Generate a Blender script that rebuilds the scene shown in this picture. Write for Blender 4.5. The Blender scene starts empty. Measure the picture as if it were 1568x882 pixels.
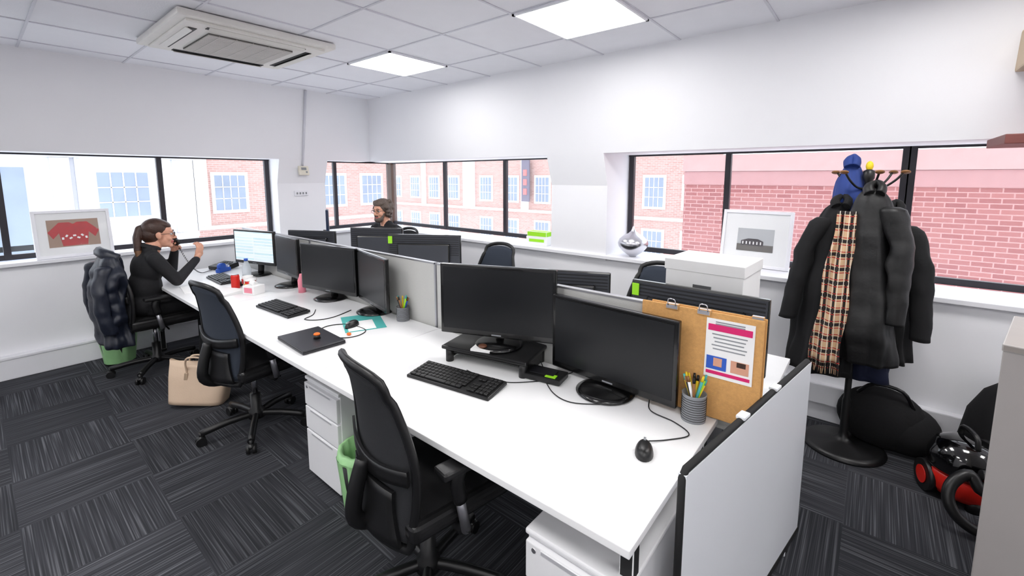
import bpy, bmesh, math, random
import numpy as np
from mathutils import Vector, Matrix, Euler, noise as mnoise
random.seed(4)
R=math.radians
scene=bpy.context.scene
# ------------------------------------------------------------------ materials
def lin(c):
    return tuple((x/12.92 if x<=.04045 else ((x+.055)/1.055)**2.4) for x in c)
_M={}
def mat(name,col=(.8,.8,.8),rough=.5,metal=0.,var=.08,nscale=8,bump=0.,bscale=150,emit=0.,coat=0.,spec=.5,sheen=0.):
    if name in _M: return _M[name]
    m=bpy.data.materials.new(name); m.use_nodes=True
    nt=m.node_tree; b=nt.nodes['Principled BSDF']
    l=lin(col)
    tc=nt.nodes.new('ShaderNodeTexCoord'); n=nt.nodes.new('ShaderNodeTexNoise')
    n.inputs['Scale'].default_value=nscale; n.inputs['Detail'].default_value=3
    nt.links.new(tc.outputs['Object'],n.inputs['Vector'])
    mx=nt.nodes.new('ShaderNodeMix'); mx.data_type='RGBA'
    mx.inputs[6].default_value=(*[x*(1-var) for x in l],1); mx.inputs[7].default_value=(*[min(1,x*(1+var)) for x in l],1)
    nt.links.new(n.outputs['Fac'],mx.inputs[0]); nt.links.new(mx.outputs[2],b.inputs['Base Color'])
    b.inputs['Roughness'].default_value=rough; b.inputs['Metallic'].default_value=metal
    b.inputs['Specular IOR Level'].default_value=spec
    b.inputs['Coat Weight'].default_value=coat
    b.inputs['Sheen Weight'].default_value=sheen
    if emit>0:
        nt.links.new(mx.outputs[2],b.inputs['Emission Color']); b.inputs['Emission Strength'].default_value=emit
    if bump>0:
        n2=nt.nodes.new('ShaderNodeTexNoise'); n2.inputs['Scale'].default_value=bscale; n2.inputs['Detail'].default_value=4
        nt.links.new(tc.outputs['Object'],n2.inputs['Vector'])
        bp=nt.nodes.new('ShaderNodeBump'); bp.inputs['Strength'].default_value=bump; bp.inputs['Distance'].default_value=.004
        nt.links.new(n2.outputs['Fac'],bp.inputs['Height']); nt.links.new(bp.outputs[0],b.inputs['Normal'])
    _M[name]=m; return m
WALL=mat('wall_paint',(.955,.955,.97),.7,var=.012,nscale=2,bump=.05)
CEIL=mat('ceiling_tile',(.94,.94,.96),.85,var=.02,bump=.25,bscale=120)
TBAR=mat('ceiling_grid',(.84,.84,.87),.5)
TRIM=mat('white_trim',(.94,.94,.96),.45,var=.02)
LAM=mat('desk_laminate',(.95,.95,.955),.30,var=.01)
WPL=mat('white_metal',(.92,.92,.93),.4,var=.02)
BLK=mat('black_plastic',(.075,.075,.08),.38,var=.2)
BLKM=mat('black_matte',(.06,.06,.065),.7,var=.2)
BEZ=mat('monitor_bezel',(.045,.045,.05),.22,coat=.3,var=.1)
SCR=mat('screen_off',(.10,.105,.115),.30,var=.05,spec=.35)
MBK=mat('monitor_back',(.22,.23,.26),.45,var=.1)
MBK2=mat('monitor_back_groove',(.09,.09,.11),.5)
FAB=mat('divider_fabric',(.76,.76,.75),.95,var=.06,nscale=260,bump=.4,bscale=500)
ALU=mat('aluminium',(.75,.75,.77),.35,metal=.9)
SIL=mat('chrome',(.82,.82,.84),.25,metal=1.)
MESHM=mat('chair_mesh',(.13,.135,.15),.85,var=.35,nscale=420,bump=.5,bscale=600)
MESHB=mat('chair_mesh_blue',(.17,.20,.25),.85,var=.35,nscale=420,bump=.5,bscale=600)
SEAT=mat('seat_fabric',(.08,.08,.09),.95,var=.2,nscale=300,bump=.3,bscale=400)
FRAME=mat('window_frame_dark',(.13,.12,.15),.4)
BRN=mat('window_frame_brown',(.30,.22,.18),.4)
SKIN=mat('skin',(.84,.62,.52),.5,var=.06,nscale=30)
LIP=mat('lips',(.72,.40,.38),.4)
CLO=mat('black_suit',(.08,.08,.095),.85,var=.2,nscale=60,bump=.3,bscale=60)
GRYC=mat('forearm_sleeve',(.13,.13,.15),.9,var=.15,nscale=60)
HAIRW=mat('hair_brown',(.22,.13,.09),.45,var=.5,nscale=40,bump=.6,bscale=90)
HAIRB=mat('hair_light_tip',(.44,.31,.21),.5,var=.4,nscale=60,bump=.5,bscale=90)
HAIRM=mat('hair_grey_brown',(.34,.29,.26),.6,var=.6,nscale=50,bump=.8,bscale=80)
EYEW=mat('eye_white',(.9,.9,.9),.2); EYED=mat('eye_iris',(.12,.08,.06),.1)
GRN=mat('green_bag',(.62,.82,.58),.35,var=.15,nscale=14,bump=.9,bscale=28)
TEAL=mat('teal_paper',(.30,.68,.66),.7)
RED=mat('red_plastic',(.80,.12,.08),.35); PAPER=mat('white_paper',(.95,.95,.95),.8,var=.01)
MAG=mat('magenta_print',(.85,.10,.42),.6); CORK=mat('cork',(.82,.62,.38),.85,var=.18,nscale=90,bump=.3,bscale=200)
LIME=mat('lime_label',(.62,.90,.15),.6); ORG=mat('orange_print',(.95,.45,.12),.6)
BLUE=mat('blue_plastic',(.15,.35,.75),.4); YEL=mat('yellow_plastic',(.93,.80,.15),.4); PINK=mat('pink_plastic',(.93,.55,.62),.4)
CAB=mat('cabinet_grey',(.66,.64,.63),.5,var=.03); WOOD=mat('wood_peg',(.55,.38,.22),.45,var=.25,nscale=30)
RWOOD=mat('reddish_wood',(.42,.22,.20),.45,var=.2)
COATB=mat('coat_black',(.065,.065,.075),.9,var=.25,nscale=30,bump=.3,bscale=60)
PUFF=mat('puffer_navy',(.09,.11,.165),.42,var=.2,nscale=20,bump=.6,bscale=30)
PUFK=mat('puffer_black',(.07,.07,.075),.5,var=.2,nscale=20,bump=.5,bscale=30)
NAVY=mat('coat_navy',(.10,.13,.24),.85,var=.15); RBLUE=mat('jacket_royal_blue',(.11,.22,.50),.7,var=.15)
BAGL=mat('beige_leather',(.84,.74,.64),.5,var=.08,bump=.2,bscale=120); BAGD=mat('beige_leather_dark',(.66,.57,.48),.5)
BOXW=mat('archive_box_card',(.92,.92,.92),.75,var=.02)
GREY=mat('grey_plastic',(.55,.56,.58),.5); CREAM=mat('cream_plastic',(.88,.86,.80),.5); BEIGE=mat('beige_panel',(.78,.70,.60),.6)

def new_nt(name):
    m=bpy.data.materials.new(name); m.use_nodes=True; return m,m.node_tree,m.node_tree.nodes['Principled BSDF']
def emis(name,col,s):
    m,nt,b=new_nt(name); n=nt.nodes.new('ShaderNodeTexNoise'); n.inputs['Scale'].default_value=3
    mx=nt.nodes.new('ShaderNodeMix'); mx.data_type='RGBA'; mx.inputs[6].default_value=(*col,1); mx.inputs[7].default_value=(*[c*.98 for c in col],1)
    nt.links.new(n.outputs['Fac'],mx.inputs[0]); nt.links.new(mx.outputs[2],b.inputs['Emission Color']); b.inputs['Emission Strength'].default_value=s
    b.inputs['Base Color'].default_value=(*col,1); return m
PANEL=emis('light_panel_diffuser',(1,.985,.965),19)
def carpet():
    m,nt,b=new_nt('carpet_tiles'); N=nt.nodes.new; L=nt.links.new
    tc=N('ShaderNodeTexCoord')
    def vm(op,a,bv=None,sc=None):
        n=N('ShaderNodeVectorMath'); n.operation=op; L(a,n.inputs[0])
        if bv is not None:
            if isinstance(bv,tuple): n.inputs[1].default_value=bv
            else: L(bv,n.inputs[1])
        return n.outputs[0]
    s2=vm('MULTIPLY',tc.outputs['Object'],(2,2,0)); fl=vm('FLOOR',s2)
    off=vm('MULTIPLY',fl,(13.7,7.3,0)); 
    def stripes(sc):
        a=vm('MULTIPLY',tc.outputs['Object'],sc); a=vm('ADD',a,off)
        n=N('ShaderNodeTexNoise'); n.inputs['Scale'].default_value=1; n.inputs['Detail'].default_value=1.5; L(a,n.inputs['Vector']); return n.outputs['Fac']
    A=stripes((1.6,150,0)); C=stripes((150,1.6,0))
    ck=N('ShaderNodeTexChecker'); ck.inputs['Scale'].default_value=2.0
    sh=vm('ADD',tc.outputs['Object'],(0,0,.01)); L(sh,ck.inputs['Vector'])
    mx=N('ShaderNodeMix'); L(ck.outputs['Fac'],mx.inputs[0]); L(A,mx.inputs[2]); L(C,mx.inputs[3])
    cr=N('ShaderNodeValToRGB'); e=cr.color_ramp.elements
    e[0].position=.38; e[0].color=(.026,.027,.031,1); e[1].position=.72; e[1].color=(.115,.118,.130,1)
    q=cr.color_ramp.elements.new(.54); q.color=(.043,.044,.051,1)
    L(mx.outputs[0],cr.inputs[0])
    wn=N('ShaderNodeTexWhiteNoise'); L(fl,wn.inputs['Vector'])
    mr=N('ShaderNodeMapRange'); mr.inputs[3].default_value=.85; mr.inputs[4].default_value=1.2; L(wn.outputs['Value'],mr.inputs[0])
    vs=N('ShaderNodeVectorMath'); vs.operation='SCALE'; L(cr.outputs[0],vs.inputs[0]); L(mr.outputs[0],vs.inputs[3])
    L(vs.outputs[0],b.inputs['Base Color']); b.inputs['Roughness'].default_value=.95; b.inputs['Specular IOR Level'].default_value=.15
    return m
CARPET=carpet()
def brick(name,c1,c2,mortar,axis='y',scale=1.,mort=.012):
    m,nt,b=new_nt(name); N=nt.nodes.new; L=nt.links.new
    tc=N('ShaderNodeTexCoord'); sp=N('ShaderNodeSeparateXYZ'); cb=N('ShaderNodeCombineXYZ')
    L(tc.outputs['Object'],sp.inputs[0]); L(sp.outputs[1 if axis=='y' else 0],cb.inputs[0]); L(sp.outputs[2],cb.inputs[1])
    bt=N('ShaderNodeTexBrick'); L(cb.outputs[0],bt.inputs['Vector']); bt.inputs['Scale'].default_value=scale
    bt.inputs['Brick Width'].default_value=.225; bt.inputs['Row Height'].default_value=.075; bt.inputs['Mortar Size'].default_value=mort
    bt.inputs['Color1'].default_value=(*lin(c1),1); bt.inputs['Color2'].default_value=(*lin(c2),1); bt.inputs['Mortar'].default_value=(*lin(mortar),1)
    L(bt.outputs['Color'],b.inputs['Base Color']); b.inputs['Roughness'].default_value=.9; return m
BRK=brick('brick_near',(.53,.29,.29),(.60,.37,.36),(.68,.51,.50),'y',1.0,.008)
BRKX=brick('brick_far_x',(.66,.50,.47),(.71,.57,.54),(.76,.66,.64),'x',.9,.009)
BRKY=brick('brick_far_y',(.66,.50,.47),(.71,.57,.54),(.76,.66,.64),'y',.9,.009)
STONE=mat('pale_stone',(.84,.84,.86),.9,var=.06,nscale=.6); STONE2=mat('stone_band',(.90,.89,.88),.9)
GLX=mat('far_window_glass',(.50,.55,.63),.6,var=.3,nscale=.8)
def plaid():
    m,nt,b=new_nt('plaid_scarf_fabric'); N=nt.nodes.new; L=nt.links.new
    tc=N('ShaderNodeTexCoord')
    def wave(dirn,scale,lo,hi):
        w=N('ShaderNodeTexWave'); w.bands_direction=dirn; w.inputs['Scale'].default_value=scale; L(tc.outputs['Object'],w.inputs['Vector'])
        r=N('ShaderNodeValToRGB'); r.color_ramp.elements[0].position=lo; r.color_ramp.elements[1].position=hi; L(w.outputs['Fac'],r.inputs[0]); return r.outputs[0]
    base=(*lin((.82,.68,.54)),1)
    def mix(a,f,col):
        x=N('ShaderNodeMix'); x.data_type='RGBA'; L(f,x.inputs[0])
        if isinstance(a,tuple): x.inputs[6].default_value=a
        else: L(a,x.inputs[6])
        x.inputs[7].default_value=(*lin(col),1); return x.outputs[2]
    a=mix(base,wave('Z',4,.80,.9),(.16,.13,.13)); a=mix(a,wave('Y',7,.80,.9),(.16,.13,.13))
    a=mix(a,wave('Z',8,.95,.97),(.65,.15,.15)); a=mix(a,wave('Y',14,.95,.97),(.9,.88,.82))
    L(a,b.inputs['Base Color']); b.inputs['Roughness'].default_value=.95; return m
PLAID=plaid()
def mixglass(name,fac,col,rough):
    m=bpy.data.materials.new(name); m.use_nodes=True; nt=m.node_tree; nt.nodes.clear(); N=nt.nodes.new
    o=N('ShaderNodeOutputMaterial'); t=N('ShaderNodeBsdfTransparent'); g=N('ShaderNodeBsdfPrincipled'); g.inputs['Base Color'].default_value=(*col,1); g.inputs['Roughness'].default_value=rough
    mx=N('ShaderNodeMixShader'); mx.inputs[0].default_value=fac; nt.links.new(t.outputs[0],mx.inputs[1]); nt.links.new(g.outputs[0],mx.inputs[2]); nt.links.new(mx.outputs[0],o.inputs[0]); return m
GLASS=mixglass('window_glass',.07,(.9,.95,1),.05)
CLEAR=mixglass('clear_plastic',.35,(.75,.82,.88),.1)

# ------------------------------------------------------------------ builder
class B:
    def __init__(s,name,loc=(0,0,0),yaw=0.,rot=None):
        s.name=name; s.loc=Vector(loc); s.rot=rot if rot else (0,0,R(yaw)); s.bm=bmesh.new(); s.mats=[]
    def mi(s,m):
        if m not in s.mats: s.mats.append(m)
        return s.mats.index(m)
    def _set(s,verts,m,smooth=False):
        i=s.mi(m); fs={f for v in verts for f in v.link_faces}
        for f in fs: f.material_index=i; f.smooth=smooth
        return fs
    def box(s,c,size,m,rot=(0,0,0),bev=0.,seg=2):
        M=Matrix.Translation(c)@Euler(rot).to_matrix().to_4x4()@Matrix.Diagonal((*size,1))
        r=bmesh.ops.create_cube(s.bm,size=1,matrix=M); s._set(r['verts'],m)
        if bev>0:
            es=list({e for v in r['verts'] for e in v.link_edges})
            bmesh.ops.bevel(s.bm,geom=es,offset=min(bev,min(size)*.45),segments=seg,profile=.6,affect='EDGES')
        return s
    def b2(s,lo,hi,m,bev=0.):
        return s.box([(a+b)/2 for a,b in zip(lo,hi)],[abs(b-a) for a,b in zip(lo,hi)],m,bev=bev)
    def cyl(s,p,q,r,m,r2=None,n=20):
        p=Vector(p);q=Vector(q);d=q-p
        M=Matrix.Translation((p+q)/2)@d.to_track_quat('Z','Y').to_matrix().to_4x4()
        k=bmesh.ops.create_cone(s.bm,cap_ends=True,segments=n,radius1=r,radius2=r if r2 is None else r2,depth=d.length,matrix=M)
        for f in s._set(k['verts'],m): f.smooth=len(f.verts)==4
        return s
    def ell(s,c,r,m,rot=(0,0,0),n=20):
        if not hasattr(r,'__len__'): r=(r,r,r)
        M=Matrix.Translation(c)@Euler(rot).to_matrix().to_4x4()@Matrix.Diagonal((*r,1))
        k=bmesh.ops.create_uvsphere(s.bm,u_segments=n,v_segments=max(8,n//2),radius=1,matrix=M); s._set(k['verts'],m,True); return s
    def rings(s,rs,m,cap=True,closed=False,smooth=True,wrap=True):
        i=s.mi(m); V=[[s.bm.verts.new(p) for p in r] for r in rs]; n=len(V[0])
        seq=list(zip(V,V[1:]))+([(V[-1],V[0])] if closed else [])
        for a,b in seq:
            for k in range(n if wrap else n-1):
                f=s.bm.faces.new((a[k],a[(k+1)%n],b[(k+1)%n],b[k])); f.material_index=i; f.smooth=smooth
        if cap and not closed:
            for r in (V[0][::-1],V[-1]):
                f=s.bm.faces.new(r); f.material_index=i; f.smooth=False
        return V
    def tube(s,pts,r,m,n=8,closed=False,sub=0,r2=None):
        P=[Vector(p) for p in pts]
        if sub:
            Q=[]; L=len(P); rng=L if closed else L-1
            for a in range(rng):
                g=lambda k:P[k%L] if closed else P[max(0,min(L-1,k))]
                p0,p1,p2,p3=g(a-1),g(a),g(a+1),g(a+2)
                for j in range(sub):
                    t=j/sub; Q.append(.5*((2*p1)+(p2-p0)*t+(2*p0-5*p1+4*p2-p3)*t*t+(3*p1-p0-3*p2+p3)*t**3))
            if not closed: Q.append(P[-1])
            P=Q
        rs=[];up=Vector((0,0,1)); L=len(P); prev=None
        for k in range(L):
            a=P[(k-1)%L] if closed or k>0 else P[0]; b=P[(k+1)%L] if closed or k<L-1 else P[-1]
            d=(b-a).normalized()
            if prev is None:
                u=d.cross(up); 
                if u.length<.05: u=d.cross(Vector((1,0,0)))
            else: u=prev-d*prev.dot(d)
            u.normalize(); prev=u; w=d.cross(u)
            rr=r if r2 is None else r+(r2-r)*k/(L-1)
            if hasattr(rr,'__len__'): ra,rb=rr
            else: ra=rb=rr
            rs.append([P[k]+u*ra*math.cos(2*math.pi*j/n)+w*rb*math.sin(2*math.pi*j/n) for j in range(n)])
        s.rings(rs,m,closed=closed); return s
    def lathe(s,prof,m,c=(0,0,0),n=32):
        c=Vector(c); s.rings([[c+Vector((r*math.cos(2*math.pi*j/n),r*math.sin(2*math.pi*j/n),z)) for j in range(n)] for r,z in prof],m); return s
    def loft(s,lv,m,n=56,folds=(),seed=0,cap=True,nz=0.,nf=9.):
        rs=[]
        for i,(x,y,z,rx,ry) in enumerate(lv):
            t=i/(len(lv)-1); ring=[]
            for j in range(n):
                a=2*math.pi*j/n; q=1+sum(am*(.25+.75*t)*math.sin(k*a+ph+1.5*t*math.sin(k)) for k,am,ph in folds)
                if nz: q+=nz*mnoise.noise(Vector((x+rx*math.cos(a)+seed,y+ry*math.sin(a),z*.7))*nf)
                ring.append(Vector((x+rx*q*math.cos(a),y+ry*q*math.sin(a),z)))
            rs.append(ring)
        s.rings(rs,m,cap=cap); return s
    def prism(s,pts,axis,a,b,m):
        def P(p,t):
            return Vector((t,p[0],p[1])) if axis=='x' else Vector((p[0],t,p[1])) if axis=='y' else Vector((p[0],p[1],t))
        s.rings([[P(p,a) for p in pts],[P(p,b) for p in pts]],m,smooth=False); return s
    def sheet(s,fn,nu,nv,th,m,m2=None):
        G=[[Vector(fn(u/nu,v/nv)) for v in range(nv+1)] for u in range(nu+1)]
        Nn=[[None]*(nv+1) for _ in range(nu+1)]
        for u in range(nu+1):
            for v in range(nv+1):
                a=G[min(u+1,nu)][v]-G[max(u-1,0)][v]; b=G[u][min(v+1,nv)]-G[u][max(v-1,0)]
                Nn[u][v]=a.cross(b).normalized()
        for sg,mm in ((1,m),(-1,m2 or m)):
            i=s.mi(mm); V=[[s.bm.verts.new(G[u][v]+Nn[u][v]*th*.5*sg) for v in range(nv+1)] for u in range(nu+1)]
            for u in range(nu):
                for v in range(nv):
                    q=(V[u][v],V[u+1][v],V[u+1][v+1],V[u][v+1]); f=s.bm.faces.new(q if sg>0 else q[::-1]); f.material_index=i; f.smooth=True
            if sg>0: V1=V
            else: V2=V
        i=s.mi(m)
        bd=[(u,0) for u in range(nu)]+[(nu,v) for v in range(nv)]+[(u,nv) for u in range(nu,0,-1)]+[(0,v) for v in range(nv,0,-1)]
        for k in range(len(bd)):
            a=bd[k];b=bd[(k+1)%len(bd)]
            f=s.bm.faces.new((V1[b[0]][b[1]],V1[a[0]][a[1]],V2[a[0]][a[1]],V2[b[0]][b[1]])); f.material_index=i
        return s
    def done(s,parent=None,normals=True):
        if normals: bmesh.ops.recalc_face_normals(s.bm,faces=s.bm.faces)
        vs=[v.co for v in s.bm.verts]
        if s.loc.length==0 and s.rot==(0,0,0.) and parent is None:
            lo=Vector([min(v[i] for v in vs) for i in range(3)]); hi=Vector([max(v[i] for v in vs) for i in range(3)])
            o=Vector(((lo.x+hi.x)/2,(lo.y+hi.y)/2,lo.z)) ; 
            if s.name.startswith(('floor','building','ceiling')): o=Vector((0,0,0))
            for v in s.bm.verts: v.co-=o
            s.loc=o
        me=bpy.data.meshes.new(s.name); s.bm.to_mesh(me); s.bm.free()
        for m in s.mats: me.materials.append(m)
        ob=bpy.data.objects.new(s.name,me); bpy.context.collection.objects.link(ob); ob.location=s.loc; ob.rotation_euler=s.rot
        if parent: ob.parent=parent
        return ob
def empty(name,loc=(0,0,0),yaw=0):
    e=bpy.data.objects.new(name,None); bpy.context.collection.objects.link(e); e.location=loc; e.rotation_euler=(0,0,R(yaw)); e.empty_display_size=.1; return e

# ------------------------------------------------------------------ room
B('floor').b2((-3,-3,-.05),(4.05,5.7,0),CARPET).done()
ZC=2.6
c=B('ceiling'); c.b2((-3,-3,ZC+.006),(4.05,5.7,ZC+.1),CEIL)
for k in range(-6,6):
    x=.33+.6*k
    if -3<x<3.3: c.b2((x-.007,-3,ZC+.001),(x+.007,5.05,ZC+.006),TBAR)
for k in range(-7,7):
    y=1.15+.6*k
    if -3<y<5.05: c.b2((-3,y-.007,ZC+.0005),(3.32,y+.007,ZC+.006),TBAR)
c.done()
HZ=1.85
w=B('wall_east')
w.b2((3.58,-3,0),(4.05,5.7,.92),WALL)
w.prism([(3.47,HZ),(3.265,ZC+.02),(4.05,ZC+.02),(4.05,HZ)],'y',-3,5.7,WALL)
w.prism([(3.56,.9),(3.56,1.57),(3.47,HZ+.001),(4.05,HZ+.001),(4.05,.9)],'y',1.83,2.42,WALL)
w.done()
w=B('wall_north')
w.b2((-3,5.43,0),(3.6,5.7,.92),WALL)
w.prism([(5.32,HZ),(5.0,ZC+.02),(5.7,ZC+.02),(5.7,HZ)],'x',-3,3.7,WALL)
w.prism([(5.41,.9),(5.41,1.57),(5.32,HZ+.001),(5.7,HZ+.001),(5.7,.9)],'x',2.29,2.87,WALL)
w.done()
B('wall_south').b2((-3.1,-3.1,0),(4.05,-3,ZC+.05),WALL).done()
B('wall_west').b2((-3.1,-3,0),(-3,5.7,ZC+.05),WALL).done()
t=B('trim_sill_east'); t.b2((3.53,-3,.92),(3.96,5.56,.95),TRIM,.004); t.done()
t=B('trim_sill_north'); t.b2((-3,5.38,.92),(3.53,5.58,.95),TRIM,.004); t.done()
t=B('baseboard_north'); t.b2((-3,5.36,0),(3.5,5.43,.17),TRIM,.008); t.b2((-3,5.35,.17),(3.5,5.43,.19),TRIM,.004); t.done()
t=B('baseboard_east'); t.b2((3.52,-3,.12),(3.58,5.36,.26),TRIM,.008); t.b2((3.55,-3,0),(3.58,5.36,.12),TRIM); t.done()
def window(name,axis,a,b,pos,mull,thick=None):
    w=B(name); z0,z1=.95,1.87
    def bx(u0,u1,za,zb,d=.04,m=FRAME):
        if axis=='y': w.b2((pos-d/2,u0,za),(pos+d/2,u1,zb),m,.003)
        else: w.b2((u0,pos-d/2,za),(u1,pos+d/2,zb),m,.003)
    bx(a,b,z0,z0+.045); bx(a,b,z1-.035,z1)
    for i,u in enumerate(mull):
        hw=.022; bx(u-hw,u+hw,z0,z1,.045)
    if axis=='y': w.b2((pos-.004,a,z0),(pos+.004,b,z1),GLASS)
    else: w.b2((a,pos-.004,z0),(b,pos+.004,z1),GLASS)
    w.done()
window('window_1','y',2.42,5.6,4.0,[4.41,3.37,2.45])
window('window_2','y',-3,1.83,4.0,[1.80,.96,-.14,-.17,-1.2,-2.2])
window('window_3','x',2.87,3.98,5.62,[2.90,3.12])
window('window_4','x',-3,2.29,5.62,[2.26,1.24,.16,-.9,-2])
B('trim_corner_post').b2((3.96,5.54,.93),(4.05,5.66,1.87),BRN,.005).done()
# ceiling lights
for x in (2.13,-.27,-2.07):
    for y in (2.95,1.15,-.65,-2.45):
        l=B('ceiling_light_panel',(x+.3,y+.3,ZC))
        l.b2((-.29,-.29,-.006),(.29,.29,.004),PANEL)
        for a in (-1,1):
            l.b2((a*.289-.008,-.297,-.010),(a*.289+.008,.297,.004),TRIM); l.b2((-.297,a*.289-.008,-.010),(.297,a*.289+.008,.004),TRIM)
        l.done()
# air conditioner cassette
a=B('ceiling_air_conditioner',(1.31,3.58,ZC))
AC=mat('ac_panel',(.90,.89,.87),.45); ACD=mat('ac_dark',(.16,.16,.16),.6); ACG=mat('ac_grille',(.80,.79,.77),.5)
a.box((0,0,-.02),(.95,.95,.04),AC,bev=.012); a.box((0,0,-.045),(.84,.84,.02),AC,bev=.008)
a.box((0,0,-.058),(.52,.52,.012),mat('ac_mid',(.42,.41,.40),.6))
for k in range(26): a.box((0,-.25+.02*k,-.065),(.52,.013,.010),ACG)
for k in range(5): a.box((-.2+.1*k,0,-.066),(.006,.52,.012),ACG)
for sx,sy in ((0,1),(0,-1),(1,0),(-1,0)):
    L=.60
    if sx==0:
        a.box((0,sy*.355,-.055),(L,.045,.006),ACD); a.box((0,sy*.372,-.063),(L-.02,.035,.005),AC,rot=(R(25*sy),0,0))
    else:
        a.box((sx*.355,0,-.055),(.045,L,.006),ACD); a.box((sx*.372,0,-.063),(.035,L-.02,.005),AC,rot=(0,R(-25*sx),0))
a.box((0,0,-.053),(.56,.56,.006),AC,bev=.004)
a.done()
t=B('trim_cable_conduit'); CG=mat('conduit_grey_white',(.84,.84,.87),.5); t.tube([(2.48,4.995,2.6),(2.56,5.305,1.86),(2.56,5.335,1.78)],.014,CG); t.done()
t=B('wall_thermostat',(2.57,5.335,1.72),rot=(R(-14),0,0)); t.box((0,0,0),(.12,.03,.11),CREAM,bev=.005); t.box((0,-.016,.02),(.06,.004,.03),GREY); t.box((.03,-.016,-.02),(.02,.004,.02),GREY); t.done()
t=B('wall_switch',(2.56,5.40,1.45)); t.box((0,0,0),(.17,.02,.06),TRIM,bev=.004)
for k in range(4): t.box((-.055+.036*k,-.012,0),(.015,.006,.025),GREY)
t.done()

# ------------------------------------------------------------------ exterior
def facade(name,axis,pos,u0,u1,z0,z1,wm,wins,ww=1.2,wh=1.5,extra=()):
    f=B(name)
    def bx(a,b,za,zb,d0,d1,m):
        if axis=='x': f.b2((a,pos+d0,za),(b,pos+d1,zb),m)
        else: f.b2((pos+d0,a,za),(pos+d1,b,zb),m)
    bx(u0,u1,z0,z1,0,.5,wm)
    for (u,z) in wins:
        bx(u-ww/2-.12,u+ww/2+.12,z-wh/2-.12,z+wh/2+.12,-.06,.1,STONE2)
        bx(u-ww/2,u+ww/2,z-wh/2,z+wh/2,-.08,.1,GLX)
        for k in range(1,4): bx(u-ww/2+ww*k/4-.015,u-ww/2+ww*k/4+.015,z-wh/2,z+wh/2,-.1,.1,STONE2)
        for k in range(1,3): bx(u-ww/2,u+ww/2,z-wh/2+wh*k/3-.015,z-wh/2+wh*k/3+.015,-.1,.1,STONE2)
    for (a,b,za,zb,m) in extra: bx(a,b,za,zb,-.14,.1,m)
    bx(u0,u1,z1-.25,z1,-.15,.5,STONE2)
    f.done()
SB=mat('stone_shadow_band',(.74,.75,.79),.9)
facade('building_stone','x',18,-6,4.9,-8,2.9,STONE,[(-2.6,1.1),(3.05,1.1),(3.05,-1.75)],1.2,1.35,
  [(-.8,1.0,-1.6,1.9,GLX),(-6,4.9,-.36,-.21,SB),(-6,4.9,2.2,2.3,SB),(1.5,1.9,-.2,2.19,SB),(2.0,2.05,-.2,2.19,SB),(4.3,4.45,-.2,2.19,SB)])
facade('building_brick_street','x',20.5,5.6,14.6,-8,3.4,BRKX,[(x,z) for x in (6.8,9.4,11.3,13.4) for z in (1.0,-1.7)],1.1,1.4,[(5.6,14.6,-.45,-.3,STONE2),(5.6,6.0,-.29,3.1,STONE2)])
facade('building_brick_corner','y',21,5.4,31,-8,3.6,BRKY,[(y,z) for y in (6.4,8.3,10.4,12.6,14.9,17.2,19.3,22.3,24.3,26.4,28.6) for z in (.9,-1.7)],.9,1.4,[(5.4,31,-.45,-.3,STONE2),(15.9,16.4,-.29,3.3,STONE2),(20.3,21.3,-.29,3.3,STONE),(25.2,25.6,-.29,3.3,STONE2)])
f=B('building_brick_near'); f.b2((9,-14,-6),(9.4,2.95,2.02),BRK); f.b2((8.95,-14,1.75),(9.45,2.98,2.05),mat('coping',(.70,.56,.55),.8))
f.b2((8.98,-14,1.50),(9.1,2.96,1.745),mat('brick_soldier',(.66,.49,.49),.9))
f.box((8.98,-2.35,.05),(.04,.36,.24),STONE2)
for k in range(5): f.box((8.95,-2.35,-.03+.04*k),(.02,.30,.015),GREY)
f.done()
s=B('street_banner_sign'); s.b2((20.6,15.6,.2),(20.7,16.15,2.6),mat('banner_dark',(.40,.38,.45),.6))
for k in range(3): s.b2((20.57,15.75,.6+.55*k),(20.6,16.0,.95+.55*k),mat('banner_red',(.80,.42,.42),.6))
s.done()

# ------------------------------------------------------------------ desks
def desk(x0,x1,y0,y1,legs):
    d=B('office_desk'); d.b2((x0,y0+.002,.705),(x1,y1-.002,.73),LAM,.003)
    LEG=BLKM
    for y,both in ((y0+.04,legs[0]),(y1-.04,legs[1])):
        d.b2((x0+.06,y-.02,.665),(x1-.06,y+.02,.703),LEG,.003)
        for x in ((x0+.09,x1-.09) if both==2 else (x1-.09,) if both==1 else (x0+.09,)):
            d.b2((x-.02,y-.02,.02),(x+.02,y+.02,.67),LEG,.003); d.cyl((x,y,0),(x,y,.022),.025,LEG)
    for xb in (x1-.09,x0+.30): d.b2((xb-.02,y0+.06,.67),(xb+.02,y1-.06,.70),LEG)
    d.done()
for k,lg in enumerate(((2,1),(1,1),(1,2))): desk(.95,1.745,.40+1.6*k,.40+1.6*(k+1),lg)
for k in range(3): desk(1.795,2.57,.27+1.6*k,.27+1.6*(k+1),(2,2))
def divider(y0,y1,z1=1.13):
    d=B('desk_divider_screen'); d.b2((1.757,y0,.68),(1.783,y1,z1-.008),FAB,.004); d.b2((1.755,y0,z1-.012),(1.785,y1,z1),ALU,.002)
    for y in (y0+.15,y1-.15): d.b2((1.762,y-.03,.62),(1.778,y+.03,.70),ALU)
    d.b2((1.755,y0-.001,.68),(1.785,y0+.012,z1),ALU); d.done()
divider(.27,2.03); divider(2.04,3.60); divider(3.61,5.05)
ang=math.degrees(math.atan2(.18-.36,2.28-1.15)); Lp=math.hypot(1.13,.18)
p=B('whiteboard_screen_panel',(1.145,.35,0),ang)
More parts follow.
